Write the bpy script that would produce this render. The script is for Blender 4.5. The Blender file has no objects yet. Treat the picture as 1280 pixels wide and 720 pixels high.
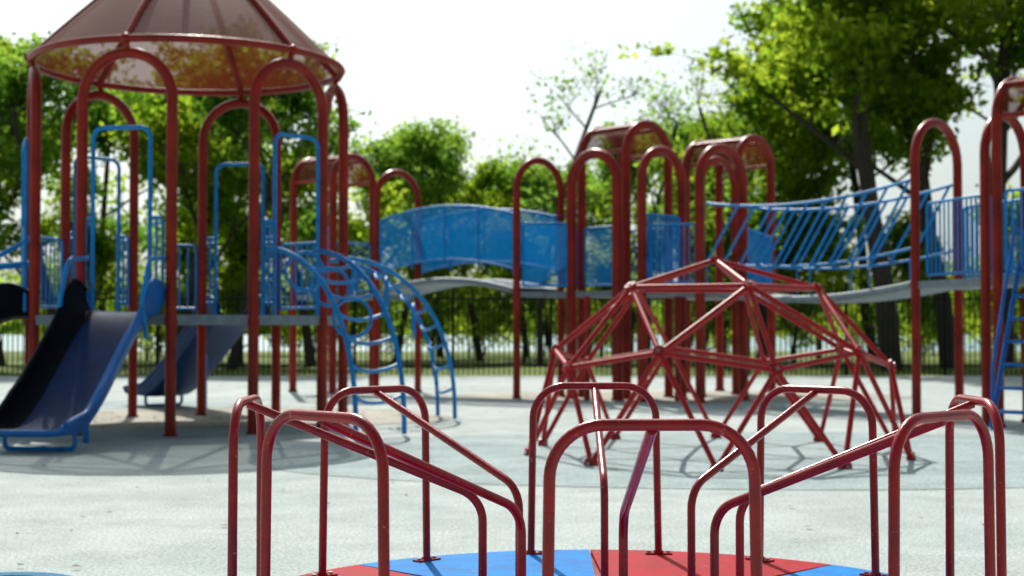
import bpy, math, random
import numpy as np
from mathutils import Vector, Matrix
sc = bpy.context.scene
random.seed(7)

# ------------------------------------------------------------------ helpers
def V(*a): return Vector(a)

class MB:
    def __init__(s): s.v=[]; s.f=[]; s.m=[]
    def tube(s, path, r, seg=10, mat=0, r2=None, closed=False):
        p=[Vector(q) for q in path]; n=len(p)
        if n<2: return
        base=len(s.v); tans=[]
        for i in range(n):
            if closed: t=p[(i+1)%n]-p[(i-1)%n]
            elif i==0: t=p[1]-p[0]
            elif i==n-1: t=p[-1]-p[-2]
            else: t=(p[i+1]-p[i]).normalized()+(p[i]-p[i-1]).normalized()
            tans.append(t.normalized())
        ref=Vector((0,0,1)) if abs(tans[0].z)<.9 else Vector((1,0,0))
        u=(ref-tans[0]*ref.dot(tans[0])).normalized()
        for i in range(n):
            t=tans[i]; u=(u-t*u.dot(t)).normalized(); w=t.cross(u)
            rr=r if r2 is None else r+(r2-r)*i/(n-1)
            for k in range(seg):
                a=2*math.pi*k/seg
                s.v.append(p[i]+u*math.cos(a)*rr+w*math.sin(a)*rr)
        lim=n if closed else n-1
        for i in range(lim):
            j=(i+1)%n
            for k in range(seg):
                k2=(k+1)%seg
                s.f.append((base+i*seg+k,base+i*seg+k2,base+j*seg+k2,base+j*seg+k)); s.m.append(mat)
        if not closed:
            s.f.append(tuple(base+k for k in reversed(range(seg)))); s.m.append(mat)
            s.f.append(tuple(base+(n-1)*seg+k for k in range(seg))); s.m.append(mat)
    def box(s, c, size, ang=0, mat=0):
        c=Vector(c); b=len(s.v); ca,sa=math.cos(ang),math.sin(ang)
        for z in(-.5,.5):
            for x,y in((-.5,-.5),(.5,-.5),(.5,.5),(-.5,.5)):
                X,Y=x*size[0],y*size[1]
                s.v.append(c+Vector((X*ca-Y*sa,X*sa+Y*ca,z*size[2])))
        for f in((3,2,1,0),(4,5,6,7),(0,1,5,4),(1,2,6,5),(2,3,7,6),(3,0,4,7)):
            s.f.append(tuple(b+i for i in f)); s.m.append(mat)
    def slab(s, pts, z0, z1, mat=0):
        b=len(s.v); n=len(pts)
        for z in(z0,z1):
            for q in pts: s.v.append(Vector((q[0],q[1],z)))
        s.f.append(tuple(b+i for i in reversed(range(n)))); s.m.append(mat)
        s.f.append(tuple(b+n+i for i in range(n))); s.m.append(mat)
        for i in range(n):
            j=(i+1)%n; s.f.append((b+i,b+j,b+n+j,b+n+i)); s.m.append(mat)
    def grid(s, rows, mat=0):
        b=len(s.v); R=len(rows); C=len(rows[0])
        for r in rows:
            for q in r: s.v.append(Vector(q))
        for i in range(R-1):
            for j in range(C-1):
                s.f.append((b+i*C+j,b+i*C+j+1,b+(i+1)*C+j+1,b+(i+1)*C+j)); s.m.append(mat)
    def ball(s,c,r,mat=0,sz=1.0):
        c=Vector(c); rows=[]
        for i in range(7):
            ph=math.pi*i/6
            rows.append([c+Vector((r*math.sin(ph)*math.cos(a),r*math.sin(ph)*math.sin(a),r*sz*math.cos(ph))) for a in [2*math.pi*k/10 for k in range(11)]])
        s.grid(rows,mat)
    def obj(s,name,mats,parent=None,smooth=True):
        me=bpy.data.meshes.new(name); me.from_pydata([tuple(q) for q in s.v],[],s.f)
        for m in mats: me.materials.append(m)
        me.polygons.foreach_set('material_index',s.m)
        me.polygons.foreach_set('use_smooth',[smooth]*len(s.f))
        me.update()
        o=bpy.data.objects.new(name,me); sc.collection.objects.link(o)
        if smooth:
            try: me.set_sharp_from_angle(angle=math.radians(50))
            except Exception: pass
        if parent: o.parent=parent
        return o

def empty(name):
    o=bpy.data.objects.new(name,None); sc.collection.objects.link(o); return o

def fillet(pts,r,n=6):
    pts=[Vector(p) for p in pts]; out=[pts[0]]
    for i in range(1,len(pts)-1):
        a,b,c=pts[i-1],pts[i],pts[i+1]
        d1=(a-b); d2=(c-b); l1,l2=d1.length,d2.length; d1.normalize(); d2.normalize()
        ang=d1.angle(d2); 
        rr=min(r/math.tan(ang/2), l1*.49, l2*.49)
        p0=b+d1*rr; p2=b+d2*rr
        hr=rr*math.tan(ang/2); bis=(d1+d2).normalized(); cc=b+bis*(hr/math.sin(ang/2))
        v0=p0-cc; v1=p2-cc; tot=v0.angle(v1)
        for k in range(n+1):
            t=k/n
            out.append(cc+(v0*math.sin((1-t)*tot)+v1*math.sin(t*tot))/math.sin(tot))
    out.append(pts[-1]); return out

def arch_path(p1,p2,zt,z0=0,n=14):
    """two uprights and a half-round top"""
    a=Vector((p1[0],p1[1],0)); b=Vector((p2[0],p2[1],0)); c=(a+b)/2; h=(b-a)/2; r=h.length
    pts=[a+V(0,0,z0), a+V(0,0,(z0+zt)/2)]
    for k in range(n+1):
        t=math.pi*k/n
        pts.append(c-h*math.cos(t)+V(0,0,zt-r+r*math.sin(t)))
    pts+= [b+V(0,0,(z0+zt)/2), b+V(0,0,z0)]
    return pts

# ------------------------------------------------------------------ materials
def mat(name):
    m=bpy.data.materials.new(name); m.use_nodes=True
    nt=m.node_tree; return m,nt,nt.nodes,nt.links,nt.nodes['Principled BSDF']

def paint(name,col,rough=.4,chip=0.0,chipcol=(.3,.28,.26),bump=.04,var=.25,scale=9,metal=0.0,spec=.5):
    m,nt,N,L,b=mat(name)
    tc=N.new('ShaderNodeTexCoord')
    n=N.new('ShaderNodeTexNoise'); n.inputs['Scale'].default_value=scale; n.inputs['Detail'].default_value=6
    L.new(tc.outputs['Object'],n.inputs['Vector'])
    r=N.new('ShaderNodeValToRGB'); r.color_ramp.elements[0].position=.3; r.color_ramp.elements[1].position=.7
    r.color_ramp.elements[0].color=tuple(c*(1-var) for c in col)+(1,); r.color_ramp.elements[1].color=tuple(min(1,c*(1+var)) for c in col)+(1,)
    L.new(n.outputs['Fac'],r.inputs['Fac']); last=r.outputs['Color']
    if chip>0:
        n2=N.new('ShaderNodeTexNoise'); n2.inputs['Scale'].default_value=38; n2.inputs['Detail'].default_value=5; n2.inputs['Roughness'].default_value=.65
        L.new(tc.outputs['Object'],n2.inputs['Vector'])
        r2=N.new('ShaderNodeValToRGB'); r2.color_ramp.elements[0].position=.72-chip; r2.color_ramp.elements[1].position=.745-chip
        L.new(n2.outputs['Fac'],r2.inputs['Fac'])
        mx=N.new('ShaderNodeMixRGB'); L.new(r2.outputs['Color'],mx.inputs['Fac']); L.new(last,mx.inputs['Color1']); mx.inputs['Color2'].default_value=chipcol+(1,)
        last=mx.outputs['Color']
    L.new(last,b.inputs['Base Color'])
    rr=N.new('ShaderNodeMapRange'); rr.inputs['To Min'].default_value=rough-.1; rr.inputs['To Max'].default_value=rough+.15
    L.new(n.outputs['Fac'],rr.inputs['Value']); L.new(rr.outputs['Result'],b.inputs['Roughness'])
    b.inputs['Metallic'].default_value=metal; b.inputs['Specular IOR Level'].default_value=spec
    bp=N.new('ShaderNodeBump'); bp.inputs['Strength'].default_value=bump; bp.inputs['Distance'].default_value=.01
    n3=N.new('ShaderNodeTexNoise'); n3.inputs['Scale'].default_value=120; L.new(tc.outputs['Object'],n3.inputs['Vector'])
    L.new(n3.outputs['Fac'],bp.inputs['Height']); L.new(bp.outputs['Normal'],b.inputs['Normal'])
    return m

def perforated(name,col,fac,tlm=.35):
    m=paint(name,col,.5,spec=.12); nt=m.node_tree; N=nt.nodes; L=nt.links
    b=N['Principled BSDF']; out=N['Material Output']
    tr=N.new('ShaderNodeBsdfTransparent'); tl=N.new('ShaderNodeBsdfTranslucent'); tl.inputs['Color'].default_value=tuple(min(1,c*1.2) for c in col)+(1,)
    m0=N.new('ShaderNodeMixShader'); m0.inputs[0].default_value=tlm; L.new(b.outputs[0],m0.inputs[1]); L.new(tl.outputs[0],m0.inputs[2])
    mx=N.new('ShaderNodeMixShader'); mx.inputs[0].default_value=fac
    L.new(m0.outputs[0],mx.inputs[1]); L.new(tr.outputs[0],mx.inputs[2]); L.new(mx.outputs[0],out.inputs[0])
    return m

M_RED=paint('red_paint',(.29,.003,.005),.22,chip=.06,chipcol=(.42,.13,.11),bump=.12,spec=.45)
M_REDT=paint('tower_red_paint',(.25,.012,.004),.28,var=.3,scale=3,spec=.28)
M_REDD=paint('dome_red_paint',(.36,.008,.009),.36,chip=.04,chipcol=(.45,.22,.2),spec=.28)
M_BLUE=paint('blue_paint',(.002,.22,.58),.35,var=.2,spec=.25)
M_BLUEP=paint('blue_plastic',(.002,.12,.42),.35,var=.2,scale=3,spec=.3)
M_NAVY=paint('dark_and_shade_plastic',(.003,.025,.10),.45,var=.3,spec=.12)  # dark back slide's colour; also shade painted into the first slide's bed
M_NAVY2=paint('black_and_shade_plastic',(.003,.005,.010),.5,var=.3,spec=.05)  # black slides' colour; also shade painted on the first slide's left wall
M_GREY=paint('deck_grey',(.17,.22,.25),.6,var=.2)
M_BLK=paint('fence_black',(.006,.008,.008),.5,spec=.15)
M_ROOF=perforated('perforated_roof',(.15,.024,.009),.20,.22)
M_BPAN=perforated('perforated_blue',(.003,.17,.46),.36,.3)
M_PRED=paint('plate_red',(.36,.005,.015),.6,chip=.06,chipcol=(.3,.12,.12),bump=.4,spec=.08)
M_PBLUE=paint('plate_blue',(.005,.19,.55),.6,chip=.06,chipcol=(.2,.34,.5),bump=.4,spec=.08)
M_STEEL=paint('worn_steel',(.3,.29,.28),.4,metal=.8)

def ground_mat(name,c1,c2,spk,big=.35,stain=.25):
    m,nt,N,L,b=mat(name); tc=N.new('ShaderNodeTexCoord')
    n=N.new('ShaderNodeTexNoise'); n.inputs['Scale'].default_value=big; n.inputs['Detail'].default_value=7; n.inputs['Roughness'].default_value=.6
    L.new(tc.outputs['Object'],n.inputs['Vector'])
    r=N.new('ShaderNodeValToRGB'); r.color_ramp.elements[0].position=.35; r.color_ramp.elements[1].position=.65
    r.color_ramp.elements[0].color=c1+(1,); r.color_ramp.elements[1].color=c2+(1,); L.new(n.outputs['Fac'],r.inputs['Fac'])
    n2=N.new('ShaderNodeTexNoise'); n2.inputs['Scale'].default_value=48; n2.inputs['Detail'].default_value=4; n2.inputs['Roughness'].default_value=.8
    L.new(tc.outputs['Object'],n2.inputs['Vector'])
    r2=N.new('ShaderNodeMapRange'); r2.inputs['From Min'].default_value=.38; r2.inputs['From Max'].default_value=.62; r2.inputs['To Min'].default_value=1-spk; r2.inputs['To Max'].default_value=1+spk*.5
    L.new(n2.outputs['Fac'],r2.inputs['Value'])
    n4=N.new('ShaderNodeTexNoise'); n4.inputs['Scale'].default_value=1.6; n4.inputs['Detail'].default_value=9; n4.inputs['Roughness'].default_value=.72
    L.new(tc.outputs['Object'],n4.inputs['Vector'])
    r4=N.new('ShaderNodeMapRange'); r4.inputs['From Min'].default_value=.3; r4.inputs['From Max'].default_value=.58; r4.inputs['To Min'].default_value=1-stain; r4.inputs['To Max'].default_value=1
    L.new(n4.outputs['Fac'],r4.inputs['Value'])
    mu=N.new('ShaderNodeMath'); mu.operation='MULTIPLY'; L.new(r2.outputs[0],mu.inputs[0]); L.new(r4.outputs[0],mu.inputs[1])
    vm=N.new('ShaderNodeVectorMath'); vm.operation='SCALE'; L.new(r.outputs['Color'],vm.inputs[0]); L.new(mu.outputs[0],vm.inputs['Scale'])
    L.new(vm.outputs[0],b.inputs['Base Color']); b.inputs['Roughness'].default_value=.85
    b.inputs['Specular IOR Level'].default_value=.15
    bp=N.new('ShaderNodeBump'); bp.inputs['Strength'].default_value=.7; bp.inputs['Distance'].default_value=.012; L.new(n2.outputs['Fac'],bp.inputs['Height']); L.new(bp.outputs[0],b.inputs['Normal'])
    return m
M_GRASS=ground_mat('grass_mat',(.09,.14,.015),(.18,.24,.03),.5,.25)
M_SURF=ground_mat('rubber_surface',(.45,.515,.50),(.56,.61,.59),.42,.3,.26)
M_PATCH=ground_mat('rubber_patch_blue',(.36,.45,.46),(.43,.51,.505),.42,.3,.33)
M_SAND=ground_mat('sand_mat',(.44,.41,.34),(.58,.55,.48),.45,1.2,.42)
M_LINE=ground_mat('painted_line',(.05,.2,.36),(.08,.25,.42),.4,2)

m,nt,N,L,b=mat('water_mat'); b.inputs['Base Color'].default_value=(.12,.24,.25,1); b.inputs['Roughness'].default_value=.4; b.inputs['Specular IOR Level'].default_value=.25
n=N.new('ShaderNodeTexNoise'); n.inputs['Scale'].default_value=1.5; bp=N.new('ShaderNodeBump'); bp.inputs['Strength'].default_value=.5
L.new(n.outputs['Fac'],bp.inputs['Height']); L.new(bp.outputs[0],b.inputs['Normal']); M_WATER=m

def leaf_mat(name,ca,cb,ta,tb):
    m,nt,N,L,b=mat(name); out=N['Material Output']; N.remove(b); b=N.new('ShaderNodeBsdfDiffuse')
    at=N.new('ShaderNodeAttribute'); at.attribute_name='lv'
    def ramp(a,bb):
        r=N.new('ShaderNodeValToRGB'); r.color_ramp.elements[0].color=a+(1,); r.color_ramp.elements[1].color=bb+(1,); L.new(at.outputs['Fac'],r.inputs['Fac']); return r
    r1=ramp(ca,cb); r2=ramp(ta,tb)
    L.new(r1.outputs[0],b.inputs['Color'])
    tl=N.new('ShaderNodeBsdfTranslucent'); L.new(r2.outputs[0],tl.inputs['Color'])
    mx=N.new('ShaderNodeMixShader'); mx.inputs[0].default_value=.64; L.new(b.outputs[0],mx.inputs[1]); L.new(tl.outputs[0],mx.inputs[2]); L.new(mx.outputs[0],out.inputs[0])
    return m
M_LEAF=leaf_mat('leaf_green',(.03,.07,.006),(.09,.13,.01),(.15,.34,.015),(.62,.76,.06))
M_LEAF2=leaf_mat('leaf_dark',(.02,.05,.01),(.06,.11,.02),(.11,.30,.03),(.44,.66,.08))
M_BARK=paint('bark',(.05,.04,.03),.9,bump=.8,var=.4)

# ------------------------------------------------------------------ ground
def sheet(name,pts,z,mt):
    b=MB(); b.v=[V(p[0],p[1],z) for p in pts]; b.f=[tuple(range(len(pts)))]; b.m=[0]
    return b.obj(name,[mt],smooth=False)
sheet('ground',[(-700,-100),(700,-100),(700,1200),(-700,1200)],0-.008,M_GRASS)
sheet('playground_surface',[(-40,-12),(40,-12),(40,36.3),(-40,36.3)],0,M_SURF)
sheet('water',[(-400,78),(400,72),(400,260),(-400,260)],-.004,M_WATER)
def blob(cx,cy,rx,ry,sd,amp=.06,n=72):
    rnd=random.Random(sd); ph=[rnd.uniform(0,6.28) for _ in range(4)]
    return [(cx+rx*math.cos(a)*(1+amp*sum(math.sin((k+2)*a+ph[k])/(k+1) for k in range(4))), cy+ry*math.sin(a)*(1+amp*sum(math.sin((k+2)*a+ph[k])/(k+1) for k in range(4)))) for a in [2*math.pi*i/n for i in range(n)]]
sheet('rubber_patch',blob(2.2,13.8,4.6,3.1,1,.03),.004,M_PATCH)
sheet('rubber_patch',blob(-6.5,19.5,4.9,4.4,9,.05),.004,M_PATCH)
sheet('sand_patch',blob(-3.9,19.6,2.9,2.3,3),.008,M_SAND)
sheet('sand_patch',blob(3.0,25.5,3.8,2.0,4),.008,M_SAND)
b=MB()
for r0,r1 in((.30,.40),(.10,.19)):
    rows=[]
    for rr in (r0,r1): rows.append([V(-2.42+rr*math.cos(a),6.75+rr*math.sin(a),.006) for a in [2*math.pi*i/48 for i in range(49)]])
    b.grid(rows)
b.obj('painted_ring_marking',[M_LINE],smooth=False)
b=MB()
for i in range(900):
    x,y=random.uniform(-9,9),random.uniform(7,34)
    if i>500: x,y=random.gauss(-3.8,1.5),random.gauss(19,1.6)
    a=random.uniform(0,6.28); s=random.uniform(.012,.035)
    c=V(x,y,.014)
    q=[c+V(math.cos(a+k*1.57)*s*(1 if k%2 else .5),math.sin(a+k*1.57)*s*(1 if k%2 else .5),random.uniform(-.002,.012)) for k in range(4)]
    n0=len(b.v); b.v+=q; b.f.append((n0,n0+1,n0+2,n0+3)); b.m.append(0)
M_DRY=paint('dry_leaf',(.14,.09,.04),.8); b.obj('fallen_leaves',[M_DRY],smooth=False)

# ------------------------------------------------------------------ merry-go-round
mg=empty('merry_go_round'); CX,CY=.355,5.17; DZ=.20
b=MB(); R=1.43
for k in range(8):
    a0=math.radians(45*k)+.0022; a1=math.radians(45*(k+1))-.0022
    pts=[(CX+.08*math.cos((a0+a1)/2),CY+.08*math.sin((a0+a1)/2))]+[(CX+R*math.cos(a0+(a1-a0)*i/12),CY+R*math.sin(a0+(a1-a0)*i/12)) for i in range(13)]
    b.slab(pts,DZ-.012,DZ,0 if k%2 else 1)
b.obj('deck_plates',[M_PRED,M_PBLUE],mg,smooth=False)
b=MB()
circ=[(CX+(R-.01)*math.cos(2*math.pi*i/64),CY+(R-.01)*math.sin(2*math.pi*i/64)) for i in range(64)]
b.slab(circ,DZ-.06,DZ-.014,0)
b.tube([V(CX,CY,0),V(CX,CY,DZ-.05)],.18,24,0); b.tube([V(CX,CY,DZ-.01),V(CX,CY,DZ+.03)],.1,24,0); b.obj('frame',[M_RED],mg)
b=MB(); p=MB()
for k in range(8):
    th=math.radians(45*k+90+random.uniform(-1,1)); rd=V(math.cos(th),math.sin(th),0); tg=V(-rd.y,rd.x,0); c=V(CX,CY,DZ)+rd*1.3
    hw=.285; h=.75
    pts=[c-tg*hw, c-tg*(hw-.012)+V(0,0,h), c+tg*(hw-.012)+V(0,0,h), c+tg*hw]
    b.tube(fillet(pts,.145,10),.0165,14)
    q=V(CX,CY,DZ)+rd*.46
    pts=[c+V(0,0,h-.012), q+V(0,0,.40), q]
    b.tube(fillet(pts,.12,8),.0155,14)
    for ft in (c-tg*hw,c+tg*hw,q):
        p.box(ft+V(0,0,.004),(.05,.12,.008),th,0)
        for s_ in(-1,1):
            o=ft+tg*.043*s_; p.tube([o,o+V(0,0,.016)],.009,6,1)
        b.tube([ft+V(0,0,.006),ft+V(0,0,.016)],.022,12)
b.obj('handrails',[M_RED],mg); p.obj('foot_plates',[M_RED,M_STEEL],mg,smooth=False)

# ------------------------------------------------------------------ geodesic dome climber
def icosa():
    vs=[V(0,0,1)]
    for k in range(5):
        a=math.radians(72*k); vs.append(V(math.cos(a)*.894427,math.sin(a)*.894427,.447214))
    for k in range(5):
        a=math.radians(72*k+36); vs.append(V(math.cos(a)*.894427,math.sin(a)*.894427,-.447214))
    vs.append(V(0,0,-1))
    fs=[]
    for k in range(5):
        k2=(k+1)%5; fs+=[(0,1+k,1+k2),(1+k,6+k,1+k2),(6+k,6+k2,1+k2),(11,6+k2,6+k)]
    return vs,fs
vs,fs=icosa(); edges=set(); nodes={}
def key(v): return (round(v.x,4),round(v.y,4),round(v.z,4))
for f in fs:
    a,bv,c=[vs[i] for i in f]; ab=((a+bv)/2).normalized(); bc=((bv+c)/2).normalized(); ca=((c+a)/2).normalized()
    for x,y in((a,ab),(ab,bv),(bv,bc),(bc,c),(c,ca),(ca,a),(ab,bc),(bc,ca),(ca,ab)):
        if x.z>-.01 and y.z>-.01 and (x.z>.01 or y.z>.01): edges.add(tuple(sorted((key(x),key(y)))))
        for q in(x,y):
            if q.z>-.01: nodes[key(q)]=1
rot=Matrix.Rotation(math.radians(-80),3,'Z'); RD=1.85; DC=V(1.98,14.0,.02)
b=MB(); h=MB()
for e in edges:
    a,c=[DC+(rot@Vector(q))*RD for q in e]; b.tube([a,c],.0245,10)
for q in nodes:
    v=DC+(rot@Vector(q))*RD; n=(rot@Vector(q)); h.tube([v-n*.03,v+n*.03],.06,12,0); h.tube([v+n*.03,v+n*.045],.02,6,1)
dm=empty('geodesic_climbing_dome'); b.obj('bars',[M_REDD],dm); h.obj('hubs',[M_REDD,M_STEEL],dm)

# ------------------------------------------------------------------ hexagonal play tower
tw=empty('hexagonal_play_tower'); TC=V(-4.05,18.0,0); AP=1.85; W=.535; ZT=4.38; ZD=1.36; PR=.063
ang={'A':-99,'B':-39,'E':21,'D':81,'C':141,'F':201}
def frame(k,ap=AP):
    t=math.radians(ang[k]); rd=V(math.cos(t),math.sin(t),0); tg=V(-rd.y,rd.x,0); return TC+rd*ap,rd,tg
b=MB(); posts=[]
for k in ('A','B','E','D','C','F'):
    c,rd,tg=frame(k); p1,p2=c-tg*W,c+tg*W; posts+=[p1,p2]
    b.tube(arch_path(p1,p2,ZT-PR),PR,14)
    for p_ in(p1,p2):
        b.tube([p_+V(0,0,0),p_+V(0,0,.03)],PR+.02,14)
        b.tube([p_+V(0,0,ZD-.12),p_+V(0,0,ZD-.05)],PR+.012,14)
b.obj('arched_posts',[M_REDT],tw)
b=MB(); b.slab([(p_.x,p_.y) for p_ in posts],ZD-.055,ZD); 
for i in range(12):
    p1,p2=posts[i],posts[(i+1)%12]; d=(p2-p1); b.box((p1+p2)/2+V(0,0,ZD-.06),(d.length-.12,.05,.11),math.atan2(d.y,d.x))
b.obj('deck',[M_GREY],tw,smooth=False)
# roof: round ring, six ribs, perforated panels
apex=TC+V(0,0,6.15); RZ=4.47; RR=1.90
b=MB(); r_=MB()
def rp(a,t):
    q=(TC+V(math.cos(a),math.sin(a),0)*RR+V(0,0,RZ)).lerp(apex,t); q.z+=.07*math.sin(math.pi*t); return q
b.tube([rp(2*math.pi*i/48,0) for i in range(48)],.045,10,closed=True)
for k in ang:
    a=math.radians(ang[k]); b.tube([rp(a,t/12) for t in range(13)],.045,10); b.ball(rp(a,0),.065); b.tube([rp(a,0)-V(0,0,.14)-V(math.cos(a),math.sin(a),0)*.05,rp(a,0)],.035,8)
r_.grid([[rp(2*math.pi*i/48,.01+t/12*.98) for i in range(49)] for t in range(13)])
b.ball(apex,.14); b.tube([apex,apex+V(0,0,.3)],.04,8)
b.obj('roof_frame',[M_REDT],tw); r_.obj('roof_panels',[M_ROOF],tw)
b=MB()
def hoop(b,c,tg,w,z0,z1,r=.02,fr=.12):
    b.tube(fillet([c-tg*w+V(0,0,z0),c-tg*w+V(0,0,z1),c+tg*w+V(0,0,z1),c+tg*w+V(0,0,z0)],fr,6),r,8)
for k,off in(('A',-.06),('B',.12),('D',0),('C',.05)):
    c,rd,tg=frame(k); c=c+tg*off; hoop(b,c,tg,.34,ZD,3.47,.026)
    for s_ in(-1,1):
        cc=c+tg*s_*.42; hoop(b,cc,tg,.075,1.5,2.45,.019,.05)
        b.tube([cc+V(0,0,1.5),cc+V(0,0,2.44)],.016,6)
        b.tube([c+tg*s_*.34+V(0,0,1.56),c+tg*s_*(W-.05)+V(0,0,1.56)],.014,6); b.tube([c+tg*s_*.34+V(0,0,2.38),c+tg*s_*(W-.05)+V(0,0,2.38)],.014,6)
for i in (5,7,9):
    p1,p2=posts[i],posts[(i+1)%12]; d=(p2-p1).normalized()
    a_,c_=p1+d*.08,p2-d*.08
    if i==7: c_=a_.lerp(c_,.45)
    b.tube(fillet([a_+V(0,0,1.45),a_+V(0,0,2.35),c_+V(0,0,2.35),c_+V(0,0,1.45)],.08,4),.018,8); b.tube([a_+V(0,0,1.48),c_+V(0,0,1.48)],.018,8)
    n_=3 if i==7 else 7
    for s in range(1,n_): q=a_.lerp(c_,s/n_); b.tube([q+V(0,0,1.48),q+V(0,0,2.35)],.011,6)
c,rd,tg=frame('F'); hoop(b,c+rd*.1,tg,.42,1.4,3.45,.022)
for s in range(-3,4): q=c+rd*.1+tg*s*.12; b.tube([q+V(0,0,1.4),q+V(0,0,2.4)],.013,6)
b.tube([c+rd*.1-tg*.42+V(0,0,1.42),c+rd*.1+tg*.42+V(0,0,1.42)],.016,6); b.tube([c+rd*.1-tg*.42+V(0,0,2.4),c+rd*.1+tg*.42+V(0,0,2.4)],.016,6)
for s in(-1,1): b.tube(fillet([c+tg*s*.4+V(0,0,2.3),c+tg*s*.4+rd*.5+V(0,0,2.0),c+tg*s*.4+rd*.95+V(0,0,1.2)],.25,6),.02,8)
b.obj('blue_rails',[M_BLUE],tw)

# ------------------------------------------------------------------ slides
def slide(name,start,dirv,zs,length,hw,wall=.2,rails=True,curve=0,shell=None,bedm=None,two=False):
    shell=shell or M_BLUEP; bedm=bedm or M_NAVY
    d=Vector(dirv).normalized(); e=empty(name); N_=30
    sp=[]
    for i in range(N_+1):
        t=i/N_; x=t*length
        s=min(max((t-.06)/.76,0),1); z=zs-(zs-.2)*(s*s*(3-2*s)*.6+s*.4)
        if t>.82: z=.2+.02*math.sin((t-.82)*8)
        dd=Matrix.Rotation(curve*t,3,'Z')@d
        sp.append((x,z,dd))
    pos=[]; p=Vector(start); px=0
    for x,z,dd in sp: p=p+dd*(x-px); px=x; pos.append((p.copy(),z,dd))
    bed=MB(); w1=MB()
    prof=[(-1,.9),(-.97,.45),(-.86,.12),(-.6,.02),(-.3,0),(0,0),(.3,0),(.6,.02),(.86,.12),(.97,.45),(1,.9)]
    rows=[];under=[]
    for i,(p,z,dd) in enumerate(pos):
        sd=V(-dd.y,dd.x,0); t=i/N_
        wl=wall*(1.0 if t<.7 else max(.3,1-(t-.7)*2.4))
        wl*=1+.75*math.exp(-((t-.14)/.10)**2)
        rows.append([p+sd*u*hw+V(0,0,z+v*wl) for u,v in prof])
        under.append([p+sd*u*(hw+.035)+V(0,0,z+(v*wl if abs(u)>.9 else v*wl-.05)) for u,v in prof])
    if two:  # shade painted in: black left wall, navy bed, plain blue right wall
        lft=rows[0][0].x<rows[0][-1].x
        bed.grid([r[:4] for r in rows],2 if lft else 1)
        bed.grid([r[3:8] for r in rows],0)
        bed.grid([r[7:] for r in rows],1 if lft else 2)
    else: bed.grid(rows)
    w1.grid([list(reversed(r)) for r in under])
    for j in(0,-1):
        dark = two and ((j==0)==lft)  # left rim carries the painted shade too
        w1.tube([(rows[i][j]+under[i][j])/2 for i in range(N_+1)],.032,8,1 if dark else 0)
    w1.tube([rows[-1][k]-V(0,0,.02) for k in range(len(prof))],.035,8)
    w1.tube([rows[0][k]-V(0,0,.02) for k in range(len(prof))],.03,8)
    bed.obj('bed',[bedm,M_BLUEP,M_NAVY2],e); w1.obj('shell',[shell,M_NAVY2],e)
    s=MB()
    p,z,dd=pos[int(N_*.86)]; sd=V(-dd.y,dd.x,0)
    s.tube(fillet([p+sd*(hw-.08)+V(0,0,z-.03),p+sd*(hw-.08)+V(0,0,.02),p-sd*(hw-.08)+V(0,0,.02),p-sd*(hw-.08)+V(0,0,z-.03)],.06,5),.025,8)
    p,z,dd=pos[int(N_*.42)]; sd=V(-dd.y,dd.x,0)
    s.tube([p+V(0,0,0),p+V(0,0,z-.04)],.035,8)
    s.obj('supports',[M_BLUE],e)
    if rails:
        r=MB(); p0=pos[0][0]; dd=pos[0][2]; sd=V(-dd.y,dd.x,0)
        for q in(-1,1):
            o=p0+sd*(hw+.02)*q
            r.tube(fillet([o-dd*.05+V(0,0,zs+.62),o+dd*.42+V(0,0,zs+.58),o+dd*.62+V(0,0,zs+.1),o+dd*.5+V(0,0,zs-.28)],.16,7),.026,10)
        r.obj('handrails',[M_BLUE],e)
    return e
c,rd,tg=frame('A'); slide('playground_slide',c+rd*.03,rd,ZD+.02,2.35,.45,.26,two=True)
slide('playground_slide',V(-3.75,20.1,0),V(-.56,.83,0),ZD,3.3,.38,.22,rails=False,curve=.1,shell=M_NAVY,bedm=M_NAVY2)
c,rd,tg=frame('F'); slide('playground_slide',c+rd*.03,rd,ZD,2.6,.40,.26,shell=M_NAVY2,bedm=M_NAVY2)

# ------------------------------------------------------------------ curved climbers
def climber(name,k,out,zt,tw_=.0,hw=.38,rungs=7,rings=True):
    c,rd,tg=frame(k); b=MB(); e=empty(name)
    def P(s,t,side=1):
        a=math.pi/2*t; return c+rd*(.05+out*math.sin(a))+tg*(side*hw+tw_*t)+V(0,0,.02+(zt-.02)*math.cos(a)**.85 if t<1 else .02)
    for sd in(-1,1):
        pts=[P(0,t/18,sd) for t in range(19)]; b.tube(pts,.029,10)
    for i in range(1,rungs+1):
        t=.18+.78*i/(rungs+.6)
        p1,p2=P(0,t,-1),P(0,t,1); m_=(p1+p2)/2+V(0,0,-.16)-rd*.12
        q=[ (p1*(1-u)**2+m_*2*u*(1-u)+p2*u*u) for u in [j/8 for j in range(9)]]
        b.tube(q,.02,8)
    if rings:
        for i in range(3):
            t=.12+.2*i; m_=P(0,t,0)+V(0,0,-.22)-rd*.05
            b.tube([m_+tg*.22*math.cos(a)+V(0,0,.22*math.sin(a))+rd*.08*math.cos(a) for a in [2*math.pi*j/16 for j in range(16)]],.02,8,closed=True)
    for sd in(-1,1): b.tube([c+tg*sd*hw+V(0,0,zt),c+tg*sd*hw*.9-rd*.05+V(0,0,zt-.02)],.02,8)
    b.obj('rails_and_rungs',[M_BLUE],e)
climber('curved_climber','B',1.45,2.12)
climber('curved_climber','E',1.5,2.1,rungs=8,hw=.36,rings=True)

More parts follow.
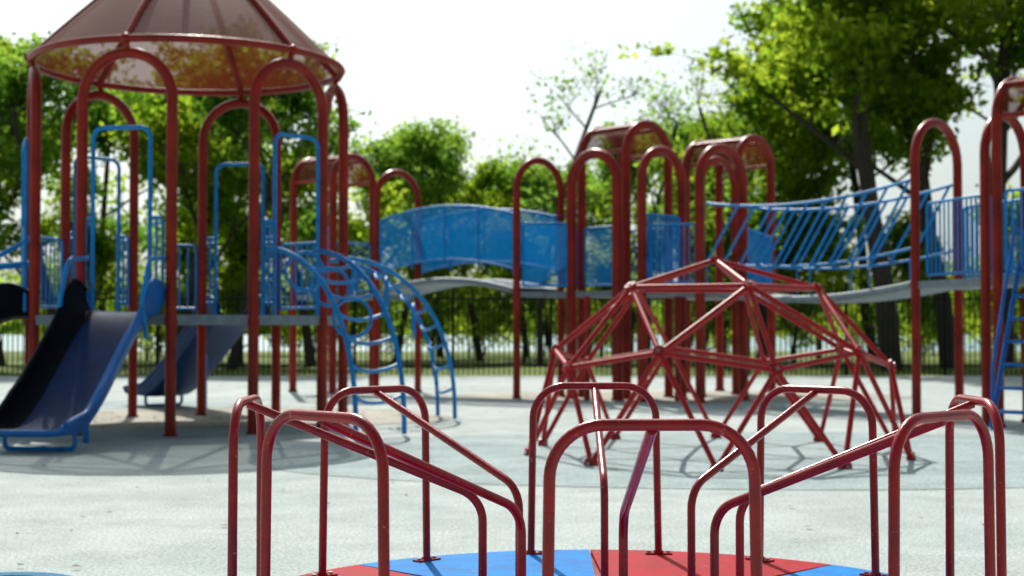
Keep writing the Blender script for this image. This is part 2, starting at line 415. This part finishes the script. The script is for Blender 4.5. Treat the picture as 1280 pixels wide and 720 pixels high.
# ------------------------------------------------------------------ play structure with bridges
ps=empty('modular_play_structure'); b=MB(); rf=MB(); dk=MB(); bl=MB(); pn=MB()
def arch(p1,p2,zt,r=.063):
    b.tube(arch_path(p1,p2,zt-r),r,12)
    for p_ in(p1,p2): b.tube([V(p_[0],p_[1],0),V(p_[0],p_[1],.04)],r+.02,12)
def barrel(a1,a2,b1,b2,zt,r=.07):
    arch(a1,a2,zt,r); arch(b1,b2,zt,r)
    def top(p1,p2,z):
        a=V(p1[0],p1[1],0);c_=V(p2[0],p2[1],0);m_=(a+c_)/2;h_=(c_-a)/2;r=h_.length
        return [m_-h_*math.cos(t)*1.0+V(0,0,z-r+r*math.sin(t)) for t in [math.pi*k/14 for k in range(15)]]
    A=top(a1,a2,zt-.03);B=top(b1,b2,zt-.03)
    rf.grid([A,[A[i].lerp(B[i],.5) for i in range(15)],B])
    for i in(0,4,10,14): b.tube([A[i],B[i]],.035,8)
def bars(p1,p2,z0,z1,n,r=.013,solid=False):
    a=V(p1[0],p1[1],0);c_=V(p2[0],p2[1],0); d=(c_-a).normalized(); a+=d*.07; c_-=d*.07
    bl.tube(fillet([a+V(0,0,z0),a+V(0,0,z1),c_+V(0,0,z1),c_+V(0,0,z0)],.06,4),.02,8); bl.tube([a+V(0,0,z0),c_+V(0,0,z0)],.02,8)
    if solid: pn.grid([[a+V(0,0,z0),c_+V(0,0,z0)],[a+V(0,0,z1),c_+V(0,0,z1)]])
    else:
        for s in range(1,n): q=a.lerp(c_,s/n); bl.tube([q+V(0,0,z0),q+V(0,0,z1)],r,6)
Z2=1.84
def deck(pts,z=Z2):
    dk.slab(pts,z-.1,z); 
barrel((-3.32,26.6),(-2.65,27.35),(-4.15,27.3),(-3.48,28.05),4.5); deck([(-3.32,26.6),(-2.65,27.35),(-3.48,28.05),(-4.15,27.3)])
bars((-3.32,26.6),(-4.15,27.3),1.9,2.8,6); bars((-3.32,26.6),(-2.65,27.35),1.9,2.8,6)
arch((-2.5,26.5),(-1.78,27.25),4.18); deck([(-3.3,26.62),(-2.5,26.5),(-1.78,27.25),(-2.67,27.33)],Z2-.003)
arch((.08,24.6),(.86,25.3),4.18); 
C1,C2,C3,C4=(1.22,25.2),(2.0,25.9),(2.73,25.1),(1.94,24.4)
barrel(C1,C2,C4,C3,4.8,.078); deck([C1,C4,C3,C2])
arch((1.02,24.65),(1.75,23.92),4.25,.09); arch((2.13,23.6),(2.87,24.3),4.25,.078); deck([(.08,24.6),(1.02,24.65),C1,(.86,25.3)],Z2-.003); deck([(1.02,24.65),(1.75,23.92),C4,C1],Z2-.006)
deck([(1.75,23.92),(2.13,23.6),(2.87,24.3),C3,C4],Z2-.009)
for q in ((1.25,24.0),(2.75,23.9),(1.1,25.9),(2.3,25.0)): b.tube([V(q[0],q[1],0),V(q[0],q[1],Z2-.1)],.055,10)
bars((.12,24.55),(1.0,24.62),1.93,3.0,8,solid=True); bars(C1,C4,1.95,2.95,7,solid=True); bars((2.13,23.6),(2.87,24.3),2.15,3.08,9,solid=True); bars((2.13,23.57),(2.87,24.27),2.15,3.08,9)
bars((.86,25.3),C1,1.93,2.95,6,solid=True); bars(C2,C3,1.95,2.95,9)
arch((3.04,23.3),(3.86,24.0),4.25,.078); deck([(2.13,23.6),(3.04,23.3),(3.86,24.0),(2.87,24.3)],Z2-.012)
barrel((3.27,27.0),(4.0,27.75),(4.12,26.2),(4.86,26.95),4.8,.078); deck([(3.27,27.0),(4.12,26.2),(4.86,26.95),(4.0,27.75)])
arch((3.35,25.4),(4.05,26.15),4.3); deck([(2.87,24.3),(3.86,24.0),(4.86,26.9),(3.4,26.9),(2.73,25.1)],Z2-.015)
bars((3.04,23.3),(2.2,23.58),1.95,2.9,8)
bars((3.86,24.0),(4.86,26.9),1.95,2.9,18)
arch((5.44,19.4),(6.25,20.15),4.1)
barrel((5.94,17.6),(6.70,18.33),(6.66,16.85),(7.42,17.58),4.36,.063); deck([(5.94,17.6),(6.66,16.85),(7.42,17.58),(6.70,18.33)])
arch((5.86,17.8),(5.86+.75,17.8+.7),3.95)
deck([(5.44,19.4),(5.94,17.6),(6.70,18.33),(6.25,20.15)],Z2-.003)
bars((5.55,19.35),(5.98,17.85),1.92,2.88,14); bars((6.28,20.1),(6.7,18.4),1.92,2.88,14)
bars((5.94,17.5),(6.6,16.85),1.92,2.88,8)
def bridge(A,B,A2,B2,zA,zB,rise,hz0,hz1,style):
    n=16
    def pt(P,Q,t,dz,rs): 
        z=zA+(zB-zA)*t+rs*4*t*(1-t); return V(P[0]+(Q[0]-P[0])*t,P[1]+(Q[1]-P[1])*t,z+dz)
    for off in (0,-.09):
        dk.grid([[pt(A,B,i/n,off,rise) for i in range(n+1)],[pt(A2,B2,i/n,off,rise) for i in range(n+1)]])
    for P,Q in((A,B),(A2,B2)):
        dk.tube([pt(P,Q,i/n,-.045,rise) for i in range(n+1)],.055,8)
        bl.tube([pt(P,Q,i/n,hz1,rise) for i in range(n+1)],.024,8); bl.tube([pt(P,Q,i/n,hz0,rise) for i in range(n+1)],.02,8)
        if style=='panel':
            pn.grid([[pt(P,Q,i/n,hz0,rise) for i in range(n+1)],[pt(P,Q,i/n,hz1,rise) for i in range(n+1)]])
            for i in range(0,n+1,4): bl.tube([pt(P,Q,i/n,hz0-.1,rise),pt(P,Q,i/n,hz1,rise)],.02,8)
        else:
            m_=11
            for i in range(m_-1):
                t=i/m_; t2=min(1,t+1.9/m_)
                bl.tube([pt(P,Q,t,hz0,rise),pt(P,Q,t2,hz1,rise)],.021,6)
            for i in range(0,m_+1,3): bl.tube([pt(P,Q,i/m_,-.02,rise),pt(P,Q,i/m_,hz0,rise)],.012,6)
bridge((-2.42,26.45),(.02,24.75),(-1.8,27.3),(.78,25.5),1.9,1.9,.2,.33,1.28,'panel')
bridge((3.15,23.2),(5.42,19.5),(3.92,23.95),(6.2,20.25),Z2,Z2,-.16,.45,1.38,'diag')
b.obj('arched_posts',[M_REDT],ps); rf.obj('barrel_roofs',[M_ROOF],ps); dk.obj('decks',[M_GREY],ps,smooth=False); bl.obj('blue_rails',[M_BLUE],ps); pn.obj('blue_panels',[M_BPAN],ps,smooth=False)
st=empty('playground_stairs'); s=MB()
for o in(0,.75):
    top=V(6.12+o*.7,17.35-o*.7,2.75); bot=V(5.62+o*.7,16.85-o*.7,.75)
    s.tube(fillet([top+V(.12,.12,-.9),top,bot,bot+V(-.02,-.02,-.73)],.12,5),.022,8)
    s.tube([top+V(0,0,-.75),V(5.58+o*.7,16.8-o*.7,.05)],.03,8)
for i in range(7):
    t=(i+.5)/7; c_=V(6.12,17.35,2.0).lerp(V(5.6,16.83,.1),t)+V(.26,-.26,0); s.box(c_,(.7,.2,.035),math.radians(-45))
s.obj('steps_and_rails',[M_BLUEP],st)

# ------------------------------------------------------------------ fence
b=MB(); x=-34
while x<34:
    b.box((x,36.6,1.1),(.026,.022,2.2)); 
    x+=.13
for z in(.25,1.95): b.box((0,36.6,z),(68,.045,.05))
x=-34
while x<=34: b.box((x,36.66,1.17),(.075,.075,2.34)); x+=2.5
b.obj('metal_fence',[M_BLK],smooth=False)

# ------------------------------------------------------------------ trees
def tree_mesh(name,seed,H,CR,trunk_r,first,dens,leaf,lmat,spread=.55):
    rnd=random.Random(seed); rg=np.random.default_rng(seed); b=MB(); tips=[]
    def branch(p,d,L,r,lev):
        pts=[p]; q=p.copy(); dd=d.copy(); n=5
        for i in range(n):
            dd=(dd+V(rnd.uniform(-1,1),rnd.uniform(-1,1),rnd.uniform(-.5,.8))*.16).normalized()
            q=q+dd*L/n; pts.append(q.copy())
        b.tube(pts,r,5 if lev>0 else 10,0,r2=max(.008,r*.45))
        if lev>=1: tips.extend([(pts[i],lev) for i in range(2 if lev>1 else 4,n+1)])
        if lev<3:
            k={0:9,1:5,2:3}[lev]
            for j in range(k):
                t=rnd.uniform(first,1.0) if lev==0 else rnd.uniform(.3,1)
                i=min(n-1,int(t*n)); o=pts[i].lerp(pts[i+1],t*n-i)
                az=rnd.uniform(0,6.28)+j*2.4; out=V(math.cos(az),math.sin(az),rnd.uniform(.1,.9))
                nd=(dd*(.5 if lev else .35)+out*(spread+.3)).normalized()
                l=(CR*rnd.uniform(.7,1.1)*(1.15-.45*t) if lev==0 else L*rnd.uniform(.42,.7))
                branch(o,nd,l,r*(1-.5*t)*.48,lev+1)
    branch(V(0,0,-.05),V(0,0,1),H*.86,trunk_r,0)
    nb=len(b.v)
    P=[]
    for p,lev in tips:
        k=int(dens*rnd.uniform(.0,2.0)); s=rnd.uniform(.15,.38)
        P.append(np.array(p)+rg.normal(0,1,(k,3))*np.array([s,s,s*.6]))
    P=np.concatenate(P); P=P[P[:,2]>H*first*.55]
    n=len(P); u=rg.normal(0,1,(n,3)); u/=np.linalg.norm(u,axis=1)[:,None]; w=np.cross(u,rg.normal(0,1,(n,3))); w/=np.linalg.norm(w,axis=1)[:,None]
    sz=(leaf*rg.uniform(.6,1.35,n))[:,None]
    Q=np.stack([P-u*sz,P+w*sz*.55,P+u*sz,P-w*sz*.55],1).reshape(-1,3)
    verts=[tuple(q) for q in b.v]; me=bpy.data.meshes.new(name)
    fl=b.f+[(nb+4*i,nb+4*i+1,nb+4*i+2,nb+4*i+3) for i in range(n)]
    me.from_pydata(verts+Q.tolist(),[],fl)
    me.materials.append(M_BARK); me.materials.append(lmat)
    me.polygons.foreach_set('material_index',[0]*len(b.f)+[1]*n)
    at=me.attributes.new('lv','FLOAT','POINT')
    cl=.5+.28*np.sin(P[:,0]*1.7+seed)*np.sin(P[:,1]*1.3)+.2*np.sin(P[:,2]*2.1)+rg.normal(0,.18,n)
    at.data.foreach_set('value',np.concatenate([np.zeros(nb),np.repeat(np.clip(cl,0,1),4)]).astype(np.float32))
    me.update(); return me
T=[tree_mesh('tree_a',1,10,3.4,.2,.2,9,.13,M_LEAF),
   tree_mesh('tree_b',2,9.5,3.0,.17,.2,9,.125,M_LEAF2),
   tree_mesh('tree_c',5,14,5.0,.32,.3,15,.16,M_LEAF,.7),
   tree_mesh('tree_d',9,10.5,2.4,.12,.3,1.3,.10,M_LEAF2),
   tree_mesh('tree_e',12,5.2,2.4,.1,.12,8,.12,M_LEAF),
   tree_mesh('shrub_a',21,2.4,1.5,.05,.05,4,.09,M_LEAF,.9)]
def tree(i,x,y,s=1,rz=0,name='tree'):
    o=bpy.data.objects.new(name,T[i]); sc.collection.objects.link(o); o.location=(x,y,-.02); o.rotation_euler=(0,0,rz); o.scale=(s,s,s*random.uniform(.94,1.05))
for i,(t,x,y,s) in enumerate([(0,-15.6,43,.95),(1,-12.8,41,.92),(0,-10.2,44,.95),(1,-8.2,42,.92),(0,-6.4,46,.86),(1,-17,48,1.0),
  (1,-4.2,52,.8),(0,-1.2,54,.78),(1,1.6,56,.78),(0,-12,54,1),(3,.9,46,1.0),(3,4.3,48,.98),(1,4.6,56,.85),(0,-20,44,1),
  (2,10.8,41,1.0),(2,15.0,44,1.05),(0,8.2,47,1.0),(2,18.5,40,.95),(1,12.6,50,1.15),(2,9.6,55,.95),(2,22,48,1.1),(0,-3,60,.88),(0,3.2,62,.95),(1,7,58,.95),(2,13.2,43.5,.9),
  (1,-9.3,49,1.0),(0,-5.2,55,.85),(1,.6,60,.85),(3,7.0,44,.98),(0,6.2,53,.85),(1,-14.5,50,1.0)]):
    tree(t,x,y,s,i*1.9)
for i,(x,y,s) in enumerate([(-14,47,.8),(-9,48,.8),(-5.5,49,.75),(-2.6,47,.7),(.4,50,.8),(3,48,.6),(6.2,46,.75),(9.4,48,.8),(13,46,.8),(17,47,.9),(-18,43,.8),(7.6,52,.9),(-11.5,52,.9),(-7,54,.9),(11.3,53,.9)]):
    tree(4,x,y,s,i*1.3)
rs=random.Random(5)
for i in range(26):
    tree(5,-20+i*1.6+rs.uniform(-.7,.7),rs.uniform(50,66),rs.uniform(.75,1.3),i*2.2,'shrub')
rg=np.random.default_rng(3); P=[]
for i in range(170):
    x=rg.uniform(-190,190); y=rg.uniform(265,290); h=rg.uniform(6,13)
    k=90; P.append(np.stack([x+rg.normal(0,3,k),y+rg.normal(0,3,k),np.abs(rg.normal(0,1,k))*h*.42],1))
P=np.concatenate(P); n=len(P); u=rg.normal(0,1,(n,3)); u/=np.linalg.norm(u,axis=1)[:,None]; w=np.cross(u,rg.normal(0,1,(n,3))); w/=np.linalg.norm(w,axis=1)[:,None]
Q=np.stack([P-u,P+w*.7,P+u,P-w*.7],1).reshape(-1,3); me=bpy.data.meshes.new('distant_trees'); me.from_pydata(Q.tolist(),[],[(4*i,4*i+1,4*i+2,4*i+3) for i in range(n)])
me.materials.append(M_LEAF2); at=me.attributes.new('lv','FLOAT','POINT'); at.data.foreach_set('value',np.full(4*n,.9,dtype=np.float32))
sc.collection.objects.link(bpy.data.objects.new('distant_trees',me))

# ------------------------------------------------------------------ light, sky, camera
EL,AZ=math.radians(46),math.radians(-11)
w=bpy.data.worlds.new('World'); sc.world=w; w.use_nodes=True; N=w.node_tree.nodes; L=w.node_tree.links
sky=N.new('ShaderNodeTexSky'); sky.sky_type='NISHITA'; sky.sun_disc=False; sky.sun_elevation=EL; sky.sun_rotation=AZ; sky.dust_density=4; sky.air_density=1.0; sky.ozone_density=1.5
hs=N.new('ShaderNodeHueSaturation'); hs.inputs['Saturation'].default_value=.4
tint=N.new('ShaderNodeMixRGB'); tint.blend_type='MULTIPLY'; tint.inputs['Fac'].default_value=1; tint.inputs['Color2'].default_value=(.90,1.0,1.0,1)
bg=N['Background']; bg.inputs['Strength'].default_value=.122; L.new(sky.outputs[0],hs.inputs['Color']); L.new(hs.outputs[0],tint.inputs['Color1']); L.new(tint.outputs[0],bg.inputs['Color'])
sd=bpy.data.lights.new('sun','SUN'); sd.energy=5.0; sd.angle=math.radians(.5); sd.color=(1,.96,.88)
so=bpy.data.objects.new('sun',sd); sc.collection.objects.link(so)
dv=V(math.sin(AZ)*math.cos(EL),math.cos(AZ)*math.cos(EL),math.sin(EL)); so.rotation_euler=dv.to_track_quat('Z','Y').to_euler()
cd=bpy.data.cameras.new('camera'); co=bpy.data.objects.new('camera',cd); sc.collection.objects.link(co); sc.camera=co
cd.sensor_width=36; cd.lens=50.625; cd.clip_end=3000; cd.clip_start=.05
co.location=(0,0,1.21); co.rotation_euler=(math.radians(90+1.59),0,0)
cd.dof.use_dof=True; cd.dof.focus_distance=4.8; cd.dof.aperture_fstop=3.4
sc.view_settings.view_transform='Standard'; sc.view_settings.look='None'; sc.view_settings.exposure=0
